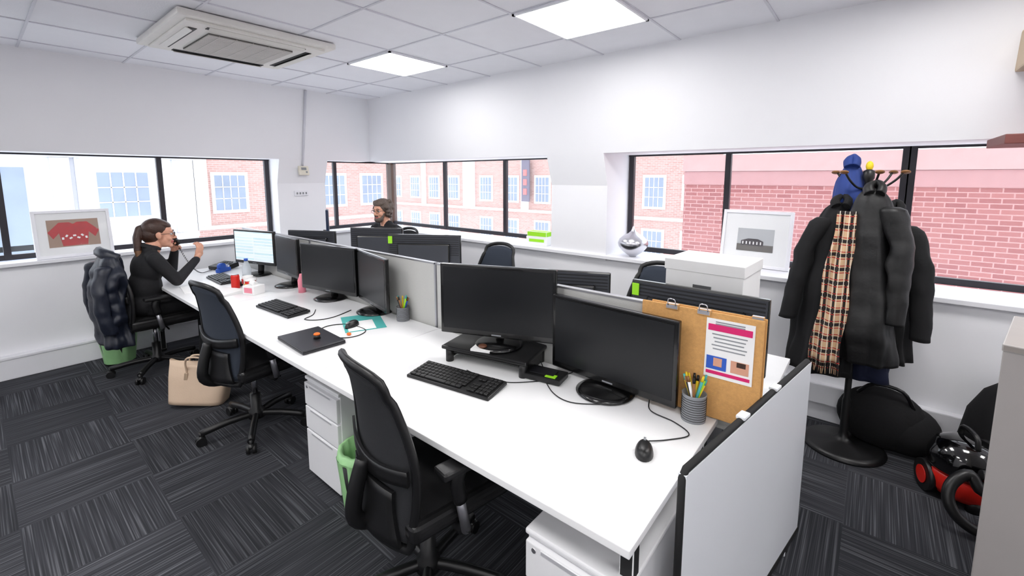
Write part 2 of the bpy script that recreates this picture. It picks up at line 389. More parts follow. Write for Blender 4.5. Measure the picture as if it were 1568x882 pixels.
p.b2((0.012,-.012,.05),(Lp-.012,.012,.845),mat('whiteboard',(.90,.91,.93),.3,var=.03,nscale=3))
p.tube([(.012,0,.04),(.012,0,.835),(.03,0,.852),(Lp-.03,0,.852),(Lp-.012,0,.835),(Lp-.012,0,.04)],.011,BLKM,n=10)
p.b2((.0,-.014,.03),(Lp,.014,.055),BLKM); 
for x in (.15,Lp-.15): p.b2((x-.02,-.012,0),(x+.02,.012,.04),BLKM,.004)
for x in (.42,.72): p.box((x,0,.862),(.05,.030,.012),PAPER,bev=.004)
p.done()

# ------------------------------------------------------------------ chairs
def chair(loc,yaw,mesh=MESHM,arms=True,zt=1.02,recl=.02,zb=.42):
    c=B('office_swivel_chair',(loc[0],loc[1],0),yaw)
    for k in range(5):
        a=2*math.pi*k/5+.35; e=Vector((math.cos(a)*.31,math.sin(a)*.31,0))
        c.tube([(0,0,.10),(e.x*.5,e.y*.5,.098),(e.x,e.y,.075)],(.020,.022),BLK,n=8,r2=None,sub=3)
        pd=Vector((-math.sin(a),math.cos(a),0))
        c.cyl((e.x,e.y,.04),(e.x,e.y,.085),.011,BLK,n=10)
        for sg in (-1,1):
            c.cyl(Vector((e.x,e.y,.028))+pd*sg*.008,Vector((e.x,e.y,.028))+pd*sg*.026,.028,BLK,n=16)
        c.ell((e.x,e.y,.045),(.026,.026,.018),BLK,n=10)
    c.lathe([(.0,.07),(.05,.075),(.048,.12),(.032,.14),(.032,.24),(.0,.245)],BLK,n=20)
    c.cyl((0,0,.24),(0,0,.40),.017,SIL); c.box((0,0,.405),(.24,.18,.05),BLK,bev=.012)
    c.cyl((.05,-.09,.40),(.05,-.22,.39),.006,BLK)
    c.box((.05,0,.468),(.48,.49,.075),SEAT,bev=.03,seg=4); c.box((.05,0,.43),(.44,.45,.02),BLK,bev=.008)
    def hw(t): return .20+.035*math.sin(math.pi*min(1,t*1.15))-.04*max(0,t-.5)/.5
    def bx(t,sx): 
        return -.225-recl*(t-.15)*2.2 +.045*math.sin(math.pi*t*1.0)-.02+ .055*(sx*sx)*(1-.3*t)
    def P(t,sx): return (bx(t,sx),hw(t)*sx,zb+(zt-zb)*t - .025*(sx*sx if t>.9 else 0))
    c.sheet(lambda u,v:P(.04+.94*v,-.96+1.92*u),12,18,.010,mesh)
    edge=[P(t/12,-1) for t in range(13)]+[P(1.02,x) for x in (-.6,-.2,.2,.6)]+[P(t/12,1) for t in range(12,-1,-1)]+[P(0,x) for x in (.5,0,-.5)]
    c.tube(edge,(.013,.017),BLK,n=8,closed=True,sub=2)
    c.sheet(lambda u,v:tuple(Vector(P(.02+.30*v,(-.93+1.86*u)*(1-.28*math.sin(math.pi*v*.5))))-Vector((.018,0,0))),10,6,.014,BLK)
    c.sheet(lambda u,v:tuple(Vector(P(.40+.09*v-.05*math.cos((u-.5)*3.1),-.97+1.94*u))-Vector((.022,0,0))),14,3,.010,BLK)
    c.tube([(-.05,0,.40),(-.20,0,.40),(-.285,0,.45),(-.28,0,.55),(-.245,0,.66)],(.022,.03),BLK,n=10,sub=4)
    if arms:
        for sg in (-1,1):
            y=.275*sg
            c.tube([(.0,.16*sg,.415),(.0,.24*sg,.41),(.0,y,.44)],(.016,.026),BLK,n=8,sub=3)
            c.cyl((0,y,.42),(-.03,y,.58),.017,ALU,n=14)
            c.tube([(-.02,y,.545),(-.035,y,.62),(-.02,y,.665)],(.022,.026),BLK,n=10,sub=3)
            c.box((.02,y,.678),(.25,.075,.028),BLK,bev=.012,seg=3)
    return c.done()
chair((1.04,1.29),-10,MESHM,zb=.40)
chair((1.07,3.06),7,MESHB)
chair((.90,4.69),0,MESHM)
chair((2.82,2.65),180,MESHB)
chair((2.84,1.15),176,MESHB)
chair((3.06,4.30),182,MESHM)

# ------------------------------------------------------------------ monitors
def monitor(xy,w,h,yaw,ztop,scr=SCR,zd=.73,base='disc',tag=False,ridge=False,off=-.02,thick=.028):
    m=B('computer_monitor',(xy[0],xy[1],0),yaw); zc=ztop-h/2
    m.box((0,0,zc),(thick,w,h),BEZ,bev=.006)
    m.box((thick*.5+.012,0,zc-.01),(.035,w*.72,h*.66),MBK if ridge else BLK,bev=.012)
    m.box((-thick*.5-.0005,0,zc+.006),(.002,w-.034,h-.046),scr)
    m.box((-thick*.5-.001,0,ztop-h+.012),(.002,.05,.006),GREY)
    if ridge:
        m.box((thick*.5+.001,0,zc),(.006,w-.008,h-.008),MBK,bev=.003)
        for k in range(9): m.box((thick*.5+.004,0,ztop-.02-k*.018),(.006,w-.03,.006),MBK2)
    if tag: m.box((thick*.5+.008,w*.46,ztop-.045),(.006,.035,.06),LIME)
    m.tube([(.025,0,zc-.05),(.05,0,zd+.10),(.045,0,zd+.02)],(.02,.03),BLK,n=10,sub=3)
    m.lathe([(0.0,zd+.001),(.12,zd+.001),(.125,zd+.006),(.10,zd+.016),(.035,zd+.022),(.0,zd+.022)],BEZ,c=(.03+off,0,0),n=36)
    return m.done()
monitor((1.600,1.405),.60,.36,22,1.217,zd=.815)
monitor((1.685,.835),.60,.35,-3.5,1.105,off=-.06)
monitor((1.665,3.15),.60,.355,11,1.138)
monitor((1.685,2.605),.50,.355,-12,1.132)
def litscreen():
    m,nt,b=new_nt('screen_on_document'); N=nt.nodes.new; L=nt.links.new
    tc=N('ShaderNodeTexCoord'); br=N('ShaderNodeTexBrick'); sp=N('ShaderNodeSeparateXYZ'); cb=N('ShaderNodeCombineXYZ')
    L(tc.outputs['Object'],sp.inputs[0]); L(sp.outputs[1],cb.inputs[0]); L(sp.outputs[2],cb.inputs[1]); L(cb.outputs[0],br.inputs['Vector'])
    br.inputs['Scale'].default_value=1; br.inputs['Brick Width'].default_value=.30; br.inputs['Row Height'].default_value=.028; br.inputs['Mortar Size'].default_value=.004; br.offset=0
    br.inputs['Color1'].default_value=(.78,.88,.9,1); br.inputs['Color2'].default_value=(.55,.75,.80,1); br.inputs['Mortar'].default_value=(.9,.95,1,1)
    L(br.outputs['Color'],b.inputs['Emission Color']); L(br.outputs['Color'],b.inputs['Base Color']); b.inputs['Emission Strength'].default_value=.4; return m
monitor((1.65,4.46),.54,.32,16,1.155,scr=litscreen())
monitor((1.655,3.80),.45,.33,-3,1.15)
def backmon(xy,w,h,yaw,zt,tag=False):
    o=monitor(xy,w,h,yaw,zt,ridge=True)
    if tag:
        t=B('label_tag'); t.box((.025,-w*.46,zt-.045),(.006,.035,.06),LIME); t.done(o)
backmon((2.12,.62),.62,.35,180,1.13,True)
backmon((2.08,1.36),.58,.35,204,1.125)
backmon((2.35,2.86),.62,.36,212,1.175,True)
backmon((2.34,3.52),.50,.36,212,1.185)
backmon((2.12,4.30),.52,.33,208,1.12)
p=B('portrait_monitor',(2.42,4.55,0),150)
p2=mat('monitor_dark_blue',(.10,.16,.27),.35)
p.box((0,0,1.13),(.025,.20,.34),p2,bev=.006); p.box((-.014,0,1.13),(.002,.18,.32),SCR); p.tube([(.03,0,1.08),(.05,0,.85),(.04,0,.75)],.016,BLK); p.lathe([(0,.731),(.09,.731),(.09,.742),(0,.746)],BLK,c=(.03,0,0))
p.done()
r=B('monitor_riser_stand',(1.60,1.42,.73),12)
r.box((0,0,.075),(.26,.47,.018),BLK,bev=.006); r.box((.02,0,.045),(.20,.38,.028),BLK,bev=.004); r.box((-.08,0,.055),(.04,.40,.025),BEZ,bev=.004)
for sx in (-1,1):
    for sy in (-1,1): r.cyl((sx*.10,sy*.205,0),(sx*.10,sy*.205,.07),.02,BLK,n=14)
for sy in (-1,1): r.box((0,sy*.215,.035),(.22,.012,.06),BLK,bev=.004)
r.done()
s=B('sticky_note_pad',(1.51,1.42,.816),20); s.b2((-.035,-.05,0),(.035,.05,.010),PAPER); s.ell((0,0,.018),(.02,.022,.010),mat('chocolate',(.35,.2,.12),.5)); s.done()
KEY=mat('keyboard_keys',(.07,.07,.075),.5,var=.15)
def keyboard(x,y,yaw,L=.45,W=.155,body=BLK,key=KEY,z=.73):
    k=B('computer_keyboard',(x,y,z),yaw); k.box((0,0,.010),(W,L,.016),body,rot=(0,R(-4),0),bev=.004)
    rows=6; cols=20; uy=(L-.02)/cols; ux=(W-.02)/rows
    for r_ in range(rows):
        px=W/2-.01-ux*(r_+.5)
        if r_==5:
            spec=[(0,1.4),(1.5,1.2),(2.8,1.2),(4.1,5.4),(9.6,1.2),(10.9,1.2),(12.2,1.1)]
        else: spec=[(c_,.92) for c_ in range(14)]
        spec+= [(15+.0,.85),(15.9,.85)] if r_ in (1,3,4,5) else []
        spec+= [(17.1+.95*j,.85) for j in range(3)]
        for (u,wd) in spec:
            k.box((px,L/2-.01-uy*(u+wd/2),.022+px*math.sin(R(4))),(ux*.84,uy*wd,.008),key,bev=.0015,seg=1)
    for sy in (-1,1): k.b2((W/2-.03,sy*L*.4-.01,0),(W/2-.02,sy*L*.4+.01,.012),body)
    k.done()
keyboard(1.315,1.405,9)
keyboard(1.305,3.13,3)
keyboard(1.37,4.47,-2,.42,.15)
def mouse(x,y,yaw,z=.73):
    m=B('computer_mouse',(x,y,z),yaw); n=24; rs=[]
    for i in range(9):
        t=i/8; zz=.034*math.sin(t*math.pi/2); q=math.cos(t*math.pi/2)**.6 if i<8 else .02
        rs.append([Vector((.055*q*math.cos(a)-.006*t,.030*q*(1-.12*math.cos(a))*math.sin(a),zz)) for a in [2*math.pi*j/n for j in range(n)]])
    m.rings(rs,BLK); m.cyl((.028,-.004,.028),(.028,.004,.028),.010,GREY,n=12); m.done()
mouse(1.355,.535,20); mouse(1.42,2.44,200,.734); mouse(1.40,4.13,10)
def cable(name,pts,r=.0022,m=BLK):
    b=B(name); b.tube(pts,r,m,n=6,sub=6); b.done()
cable('mouse_cable',[(1.41,.55,.738),(1.47,.50,.733),(1.55,.45,.733),(1.60,.52,.733),(1.62,.62,.735),(1.70,.66,.74),(1.735,.70,.75)])
cable('keyboard_cable',[(1.40,1.42,.75),(1.42,1.33,.733),(1.45,1.22,.733),(1.52,1.14,.733),(1.60,1.08,.733),(1.72,1.04,.735)])
cable('monitor_cable',[(1.74,1.30,.80),(1.70,1.20,.735),(1.60,1.12,.733),(1.50,1.00,.733),(1.48,.90,.733),(1.54,.80,.733)])
cable('laptop_cable',[(1.23,2.35,.737),(1.30,2.28,.733),(1.38,2.27,.733),(1.44,2.33,.733),(1.42,2.50,.733),(1.33,2.56,.733),(1.25,2.52,.734),(1.22,2.44,.75)],.003)
cable('desk_charging_cable',[(1.45,2.95,.733),(1.38,2.85,.733),(1.30,2.80,.733),(1.35,2.72,.733),(1.45,2.70,.733),(1.60,2.75,.733)],.003)
d=B('docking_station',(1.60,1.12,.73),10); d.box((0,0,.015),(.11,.20,.026),BLK,bev=.006); d.box((0,0,.030),(.06,.12,.004),MBK2,bev=.001); d.box((-.03,-.05,.03),(.03,.05,.003),LIME); d.done()
l=B('closed_laptop',(1.14,2.39,.73),-3); l.box((0,0,.008),(.235,.34,.012),mat('laptop_dark',(.14,.14,.16),.35),bev=.004); l.box((0,0,.018),(.233,.338,.007),mat('laptop_lid',(.17,.17,.19),.3),bev=.003)
l.cyl((.02,-.03,.022),(.02,-.03,.045),.020,BLK,r2=.014); l.ell((.02,-.03,.046),(.018,.018,.008),ORG); l.done()
t=B('teal_folder',(1.51,2.46,.7305),-25); t.b2((-.12,-.16,0),(.12,.16,.002),TEAL); t.b2((-.10,-.15,.002),(.06,.03,.003),PAPER); t.done()
t=B('orange_sweet',(1.33,2.32,.73),0); t.ell((0,0,.008),(.012,.016,.008),ORG); t.done()
def penpot(x,y,h=.10,r=.042,cm=GREY,n=9,z=.73):
    p=B('pen_pot',(x,y,z)); p.lathe([(0,0),(r,0),(r,.006),(r-.001,h-.006),(r+.001,h),(r-.003,h),(r-.004,.01),(0,.01)],cm,n=28)
    for k in range(10): p.tube([(r*1.01*math.cos(a),r*1.01*math.sin(a),.01+.009*k) for a in [2*math.pi*j/20 for j in range(20)]],.0012,BLK,n=4,closed=True)
    cols=[YEL,BLK,LIME,YEL,WOOD,BLUE,YEL,TEAL,BLK,PAPER,YEL,LIME]
    for k in range(n):
        a=k*2.4; q=r*.6; tip=Vector((q*1.25*math.cos(a),q*1.25*math.sin(a),h+.035+.03*((k*7)%5)/5)); bt=Vector((-q*.5*math.cos(a),-q*.5*math.sin(a),.012))
        p.cyl(bt,tip,.0055,cols[k%12],n=8); p.cyl(tip,tip+(tip-bt).normalized()*.022,.0058,cols[(k*3+1)%12],r2=.004,n=8)
    p.done()
penpot(1.675,.475,.105,.044,n=12); penpot(1.70,2.30,.09,.04,n=7)
cb=B('cork_notice_board',(1.722,.49,.735),0,rot=(0,R(1.5),0))
cb.box((0,0,.205),(.012,.45,.41),CORK,bev=.005)
cb.box((-.008,-.115,.275),(.003,.165,.225),PAPER); cb.box((-.0105,-.115,.355),(.002,.150,.024),MAG)
for k in range(2): cb.box((-.0105,-.115,.377-.008*k),(.0015,.10,.004),GREY)
for k in range(5): cb.box((-.0105,-.115,.330-.014*k),(.0015,.12-.01*(k%3),.004),GREY)
cb.box((-.0105,-.075,.220),(.002,.07,.050),BLUE); cb.box((-.0115,-.08,.224),(.002,.03,.032),SKIN); cb.box((-.0105,-.155,.220),(.002,.06,.045),SKIN); cb.box((-.0115,-.16,.232),(.002,.03,.018),HAIRW); cb.box((-.0105,-.115,.182),(.002,.150,.012),MAG)
for y in (.10,-.02): 
    cb.box((-.004,y,.405),(.022,.05,.022),ALU,bev=.003); cb.tube([(-.016,y-.015,.41),(-.022,y-.012,.435),(-.022,y+.012,.435),(-.016,y+.015,.41)],.002,SIL,sub=3)
cb.done()
cb=B('cork_notice_board',(1.745,.47,.735),0); cb.box((0,0,.212),(.008,.42,.405),CORK,bev=.004); cb.box((-.001,-.18,.41),(.02,.04,.02),ALU,bev=.002); cb.done()
for z,o in ((.732,.0),(.985,-.02)):
    a=B('archive_box',(2.40,.64+o,z),-6+3*(z>.9)); a.box((0,0,.12),(.31,.37,.235),BOXW,bev=.003); a.box((0,0,.222),(.322,.382,.055),BOXW,bev=.003); a.box((-.157,0,.12),(.004,.09,.028),mat('box_slot',(.35,.35,.36),.8),bev=.001); a.done()

# ------------------------------------------------------------------ woman-side desk clutter
p=B('red_tub',(1.40,3.93,.73)); p.lathe([(0,0),(.036,0),(.04,.07),(0,.072)],RED); p.lathe([(.0,.072),(.042,.072),(.042,.085),(0,.087)],PAPER); p.box((-.038,0,.035),(.006,.03,.03),YEL); p.done()
p=B('tea_mug',(1.42,4.04,.73)); p.lathe([(0,0),(.035,0),(.042,.09),(.039,.09),(.033,.008),(0,.008)],PAPER); p.tube([(.04,0,.075),(.068,0,.06),(.065,0,.03),(.038,0,.02)],.005,PAPER,sub=4); p.box((-.041,0,.05),(.004,.03,.04),RED); p.done()
p=B('tissue_box',(1.36,3.76,.73),20); p.box((0,0,.035),(.10,.12,.07),PAPER,bev=.004); p.box((-.051,0,.035),(.003,.08,.04),PINK); p.box((0,0,.085),(.04,.05,.035),PAPER,rot=(.3,.4,0),bev=.01); p.done()
p=B('pink_bottle',(1.62,3.50,.73)); p.lathe([(0,0),(.028,0),(.03,.10),(.018,.13),(.014,.15),(0,.152)],PINK); p.done()
p=B('water_bottle',(1.48,4.22,.73)); p.lathe([(0,0),(.034,0),(.036,.13),(.02,.17),(.014,.19),(0,.19)],CLEAR); p.cyl((0,0,.19),(0,0,.21),.016,BLUE); p.done()
p=B('tin_can',(1.33,4.05,.73)); p.lathe([(0,0),(.03,0),(.032,.01),(.032,.10),(.028,.115),(0,.115)],RED); p.lathe([(0,.115),(.026,.115),(.022,.118),(0,.118)],ALU); p.done()
p=B('tape_dispenser',(1.50,4.86,.73),30); p.box((0,0,.02),(.14,.05,.04),BLUE,bev=.01); p.cyl((-.02,-.02,.055),(-.02,.02,.055),.035,BLUE); p.box((.05,0,.045),(.03,.03,.03),PAPER,bev=.003); p.done()
p=B('desk_telephone',(1.56,5.03,.73),20); p.box((0,0,.025),(.18,.20,.05),BLK,rot=(0,R(-8),0),bev=.01); p.box((-.02,-.03,.058),(.10,.10,.008),GREY)
for k in range(12): p.box((-.05+.03*(k%4),-.06+.03*(k//4),.064),(.018,.018,.006),BLK)
p.done()
p=B('paper_stack',(1.20,3.98,.7305),12); 
for k in range(4): p.box((.004*k,.006*k,.002+.003*k),(.21,.297,.002),PAPER,rot=(0,0,.05*k))
p.done()
p=B('paper_stack',(1.13,4.30,.7305),-8); p.box((0,0,.003),(.21,.297,.006),PAPER); p.box((.02,.04,.007),(.10,.15,.002),PINK); p.done()

# ------------------------------------------------------------------ pedestals
def pedestal(x0,y0,w=.34,d=.54,h=.58):
    p=B('drawer_pedestal',(x0,y0,0)); p.b2((.012,0,.03),(d,w,h-.015),WPL,.004); p.b2((0,-.004,h-.018),(d+.004,w+.004,h),WPL,.006)
    z=.035
    for hh in (.25,.13,.13):
        p.b2((-.008,.004,z+.003),(.014,w-.004,z+hh-.003),WPL,.004); p.b2((-.010,.06,z+hh-.022),(.0,w-.06,z+hh-.008),mat('handle_grey',(.70,.70,.72),.5),.002); z+=hh+.004
    p.cyl((-.010,w-.035,h-.05),(.0,w-.035,h-.05),.008,ALU,n=12)
    for a in (.05,d-.05):
        for b_ in (.05,w-.05): p.cyl((a,b_,0),(a,b_,.03),.02,BLK,n=12)
    p.done()
pedestal(1.06,1.98); pedestal(.985,.42,.33)
def bin_(x,y,h=.30,r=.125):
    b=B('waste_bin_with_green_liner',(x,y,0)); b.lathe([(0,.002),(r*.8,.002),(r,h),(r-.004,h),(r*.78,.01),(0,.01)],BLK,n=28)
    lv=[]
    for i in range(11):
        t=i/10; lv.append((0,0,.02+h*1.0*t,(r*.84+r*.2*t),(r*.84+r*.2*t)))
    b.loft(lv,GRN,folds=[(9,.03,0),(14,.025,1),(5,.03,2)],n=64,cap=False)
    lv2=[(0,0,h+.02,r*1.06,r*1.06),(0,0,h+.045,r*1.0,r*1.02),(0,0,h+.05,r*.86,r*.86),(0,0,h-.01,r*.8,r*.8),(0,0,h*.6,r*.7,r*.7)]
    b.loft(lv2,GRN,folds=[(9,.03,0),(14,.04,1)],n=64,cap=False); b.done(normals=False)
bin_(1.11,1.835); bin_(.72,5.13,.26,.13)

# ------------------------------------------------------------------ handbag
h=B('beige_handbag',(.93,3.73,0),-62)
rs=[]; n=40
for i in range(12):
    t=i/11; z=.29*t; rx=.18+.035*t; ry=.09*(1-.75*t**1.5)+.006; ring=[]
    for j in range(n):
        a=2*math.pi*j/n; ca,sa=math.cos(a),math.sin(a); e=.45
        v=Vector((rx*abs(ca)**e*(1 if ca>=0 else -1),ry*abs(sa)**e*(1 if sa>=0 else -1),z+.012*math.cos(2*a)*(z/.28)))
        v.y+=.012*t*mnoise.noise(v*9); v.y+= -.03*t*t*math.cos(v.x*6)
        ring.append(v)
    rs.append(ring)
h.rings(rs,BAGL)
for sg in (-1,1):
    y0=sg*.03-.03
    h.tube([(-.07,y0,.22),(-.078,y0-.02,.30),(-.04,y0-.06,.35),(.04,y0-.06,.35),(.078,y0-.02,.30),(.07,y0,.22)],.007,BAGL,sub=5)
    for x in (-.07,.07): h.box((x,sg*.052-.02,.20),(.022,.01,.05),BAGD,bev=.002)
h.tube([(-.20,-.01,.275),(0,-.03,.28),(.20,-.01,.275)],.006,BAGD)
ob=h.done(); ob.rotation_euler=(R(-6),R(6),R(-42)); ob.location.z=.016

# ------------------------------------------------------------------ sill things
v=B('silver_onion_vase',(3.66,1.62,.95))
pr=[(0,0),(.028,0),(.032,.008),(.05,.02),(.09,.05),(.122,.09),(.13,.12),(.118,.155),(.085,.185),(.045,.205),(.022,.225),(.012,.25),(.006,.27),(0,.272)]
v.lathe(pr,SIL,n=40); v.done()
def frame(name,c,w,h,yaw,tilt,inner):
    f=B(name,c,rot=(R(tilt),0,R(yaw)))
    for sx in (-1,1): f.box((sx*(w/2-.012),0,h/2),(.024,.022,h),TRIM,bev=.003)
    for z in (.012,h-.012): f.box((0,0,z),(w-.03,.022,.024),TRIM,bev=.003)
    f.box((0,.004,h/2),(w-.03,.008,h-.03),PAPER); inner(f,w,h)
    f.b2((-w/2+.02,-.004,.02),(w/2-.02,-.003,h-.02),GLASS)
    f.done()
RS=mat('red_shirt_print',(.72,.10,.12),.6,var=.3,nscale=30); PBK=mat('print_brown',(.62,.48,.38),.6,var=.1)
def in1(f,w,h):
    f.b2((-w*.33,-.002,h*.22),(w*.33,.001,h*.80),PBK)
    f.prism([(-w*.16,h*.24),(-w*.19,h*.52),(-w*.27,h*.40),(-w*.33,h*.54),(-w*.18,h*.74),(-w*.05,h*.74),(0,h*.70),(w*.05,h*.74),(w*.18,h*.74),(w*.33,h*.54),(w*.27,h*.40),(w*.19,h*.52),(w*.16,h*.24)],'y',-.0035,-.002,RS)
    for k in range(7): f.box((-.075+.025*k,-.0045,h*(.40+.05*(k%2))),(.014,.001,.02),PAPER,rot=(0,.5*k,0))
frame('framed_shirt_picture',(.56,5.43,.952),.50,.41,3,-9,in1)
def in2(f,w,h):
    f.b2((-w*.26,-.002,h*.28),(w*.26,.001,h*.68),mat('print_sky_grey',(.72,.73,.74),.6))
    f.b2((-w*.26,-.0032,h*.28),(w*.26,-.002,h*.40),mat('print_ground',(.38,.36,.34),.6,var=.3,nscale=30))
    f.prism([(-w*.2,h*.38),(-w*.2,h*.46),(-w*.1,h*.50),(w*.04,h*.50),(w*.12,h*.46),(w*.12,h*.38)],'y',-.004,-.003,mat('print_dark',(.30,.28,.30),.6))
    for k in range(6): f.b2((-w*.18+k*.025,-.0048,h*.40),(-w*.18+k*.025+.008,-.004,h*.45),PAPER)
frame('framed_building_picture',(3.80,.70,.952),.49,.44,-93,-9,in2)
g=B('green_white_tissue_box',(3.70,2.66,.95),-86); g.box((0,0,.045),(.25,.12,.09),PAPER,bev=.003); g.box((0,0,.115),(.23,.115,.05),LIME,bev=.003); g.box((0,-.061,.05),(.18,.002,.03),LIME); g.done()

# ------------------------------------------------------------------ coat stand
cs=empty('coat_stand',(3.27,.04,0))
q=B('stand'); q.lathe([(0,0),(.21,0),(.215,.012),(.18,.028),(.05,.045),(.03,.07),(.022,.10),(.022,.30),(.017,.32),(.017,1.62),(.028,1.64),(.028,1.68),(0,1.70)],BLK,n=36)
for k in range(6):
    a=k*math.pi/3+.3; e=Vector((math.cos(a),math.sin(a),0))
    q.tube([e*.02+Vector((0,0,1.58)),e*.07+Vector((0,0,1.59)),e*.12+Vector((0,0,1.63)),e*.15+Vector((0,0,1.67))],.006,BLK,sub=4)
    q.ell(e*.16+Vector((0,0,1.675)),(.022,.022,.009),WOOD,rot=(0,R(20),0))
q.ell((0,0,1.71),(.018,.018,.028),YEL)
q.done(cs)
def coat(name,cx,cy,ztop,zbot,w,dpt,m,sleeves=True,puff=False,yaw=0,flare=1.25,seed=0,lean=(0,0),sl=(-1,1)):
    c=B(name,(cx,cy,0),yaw); n=26 if not puff else 60; lv=[]
    for i in range(n+1):
        t=i/n; z=ztop+(zbot-ztop)*t
        q_=min(1,(t*5.5))**.6; wy=w*(.28+.72*q_)*(1+(flare-1)*max(0,t-.2)); wx=dpt*(.35+.65*min(1,t*4)**.7)*(1+.25*t)
        if puff: b_=1+.022*abs(math.sin(math.pi*t*9)); wy*=b_; wx*=b_
        lv.append((lean[0]*t+.012*math.sin(5*t+seed),lean[1]*t+.012*math.sin(4*t+seed*2),z,wx,wy))
    c.loft(lv,m,folds=[(5,.11,seed),(8,.08,seed*2.1),(13,.035,seed*.7)] if not puff else [(4,.07,seed),(7,.05,seed),(11,.03,1)],n=80,nz=.22,nf=8,seed=seed)
    if sleeves:
        for sg in sl:
            L=min(.62,(ztop-zbot)*.8); rs=[];N=24 if not puff else 48
            for i in range(N+1):
                t=i/N; z=ztop-.09-L*t; rr=.058*(1-.25*t)
                if i==0: rr*=.6
                if puff: rr*=1+.035*abs(math.sin(math.pi*t*7))
                y=lean[1]*t+sg*(w*.72+.05*min(1,t*3)+.03*t*math.sin(seed+sg)); x=-.035-.04*t+lean[0]*t
                rs.append([Vector((x+rr*math.cos(a)*(1+.25*mnoise.noise(Vector((math.cos(a)*2,z*9,seed+sg)))),y+rr*math.sin(a)*(1+.3*mnoise.noise(Vector((math.sin(a)*2,z*11,seed-sg)))),z)) for a in [2*math.pi*j/24 for j in range(24)]])
            c.rings(rs,m)
    c.tube([(-dpt*.5,-w*.22,ztop-.02),(-dpt*.2,-w*.28,ztop+.015),(dpt*.3,0,ztop+.03),(-dpt*.2,w*.28,ztop+.015),(-dpt*.5,w*.22,ztop-.02)],(.02,.03),m,sub=4)
    return c.done()
coat('black_long_coat',3.23,.15,1.50,.48,.11,.09,COATB,seed=1.,flare=1.6,lean=(-.02,.06),sl=(1,))
coat('navy_overcoat',3.36,.02,1.50,.44,.15,.09,NAVY,sleeves=False,seed=2.2,flare=1.2)
coat('black_puffer_jacket',3.12,.005,1.58,.62,.105,.09,PUFK,puff=True,seed=.5,flare=1.25,lean=(0,-.02),sl=(-1,))
coat('dark_raincoat',3.29,-.09,1.47,.60,.09,.09,COATB,seed=3.1,flare=1.2,lean=(0,-.02),sl=(-1,))
coat('royal_blue_jacket',3.30,.12,1.73,1.15,.07,.06,RBLUE,sleeves=False,seed=1.6,flare=1.5,lean=(0,.03))
s=B('plaid_scarf',(3.00,.115,0),-4)
s.sheet(lambda u,v:(.018*math.sin(u*9+v)+.06*v,(u-.5)*(.075+.065*(1-v)**.7)+.045*(1-v)+.008*math.sin(v*13),.60+.86*v),24,34,.014,PLAID)
for k in range(16):
    u=k/15; y=(u-.5)*.14+.045; x=.018*math.sin(u*9); s.tube([(x,y,.605),(x+.003,y*1.03,.57),(x,y*1.05+.003*math.sin(k*3),.535)],.003,PLAID,n=5)
s.done()
b=B('black_holdall_bag',(3.40,-.13,0),-90); 
b.ell((0,.0,.19),(.22,.11,.19),COATB,n=28); b.ell((.12,.02,.15),(.16,.12,.15),COATB,n=28); b.tube([(-.12,-.05,.34),(-.05,-.08,.42),(.08,-.08,.41),(.14,-.04,.30)],.010,BLK,sub=4); b.done()
b=B('black_rucksack',(3.35,-.64,0),-30)
b.loft([(0,0,0.0,.12,.15),(0,0,.05,.15,.18),(0,0,.2,.155,.19),(0.02,0,.38,.14,.16),(.04,0,.5,.10,.12),(.05,0,.56,.05,.06)],COATB,folds=[(3,.06,1),(7,.04,.4)],n=48,nz=.15)
b.ell((-.13,0,.17),(.06,.12,.12),PUFK); b.tube([(.02,-.04,.52),(-.04,-.04,.60),(-.04,.04,.60),(.02,.04,.52)],.009,BLK,sub=4); b.tube([(.1,-.1,.5),(-.10,-.17,.35),(-.08,-.19,.12)],.014,BLK,sub=4); b.done()
v=B('cylinder_vacuum_cleaner',(3.10,-.46,0),200)
GB=mat('gloss_black',(.02,.02,.025),.12,coat=.8)
v.lathe([(0,.04),(.12,.04),(.138,.07),(.142,.14),(.13,.16),(.0,.16)],RED,n=32)
v.lathe([(0,.155),(.138,.155),(.148,.18),(.145,.24),(.115,.30),(.06,.325),(0,.33)],GB,n=32)
for sg in (-1,1): v.cyl((-.03,sg*.12,.08),(-.03,sg*.155,.08),.08,BLK,n=28); v.cyl((-.03,sg*.156,.08),(-.03,sg*.160,.08),.045,RED,n=20)
v.cyl((.10,0,0),(.10,0,.06),.03,BLK)
v.tube([(-.06,0,.32),(-.04,0,.37),(.06,0,.37),(.08,0,.31)],.012,BLK,sub=4)
hp=[(.12,0,.22),(.20,.02,.24),(.25,-.06,.20)]+[(.25-.05*math.sin(a)+.02,-.05+.14*math.cos(a),.150+.115*math.sin(a)) for a in [1.9+.6*k for k in range(11)]]
v.tube(hp,.024,BLK,sub=6,n=12); v.done()
c=B('storage_cabinet',(2.26,-.39,0),-12); c.b2((0,-.9,0),(.50,0,1.04),CAB,.004); c.b2((-.006,-.92,1.04),(.51,.003,1.065),mat('cabinet_top',(.58,.55,.53),.5),.004); c.b2((-.004,-.45,.03),(.0,-.44,1.02),GREY); c.b2((-.02,-.40,.5),(-.004,-.39,.65),ALU); c.done()
B('wooden_wall_shelf').b2((3.05,-1.1,1.80),(3.50,-.44,1.845),RWOOD,.004).done()
c=B('wall_mounted_unit'); c.b2((2.98,-1.1,2.17),(3.40,-.49,2.36),BEIGE,.01); c.b2((2.97,-1.0,2.20),(2.98,-.55,2.23),GREY); c.done()
cable('wall_cable',[(.02,5.36,.92),(.03,5.35,.7),(.0,5.35,.45),(.02,5.35,.25),(-.05,5.34,.1)],.004,TRIM)

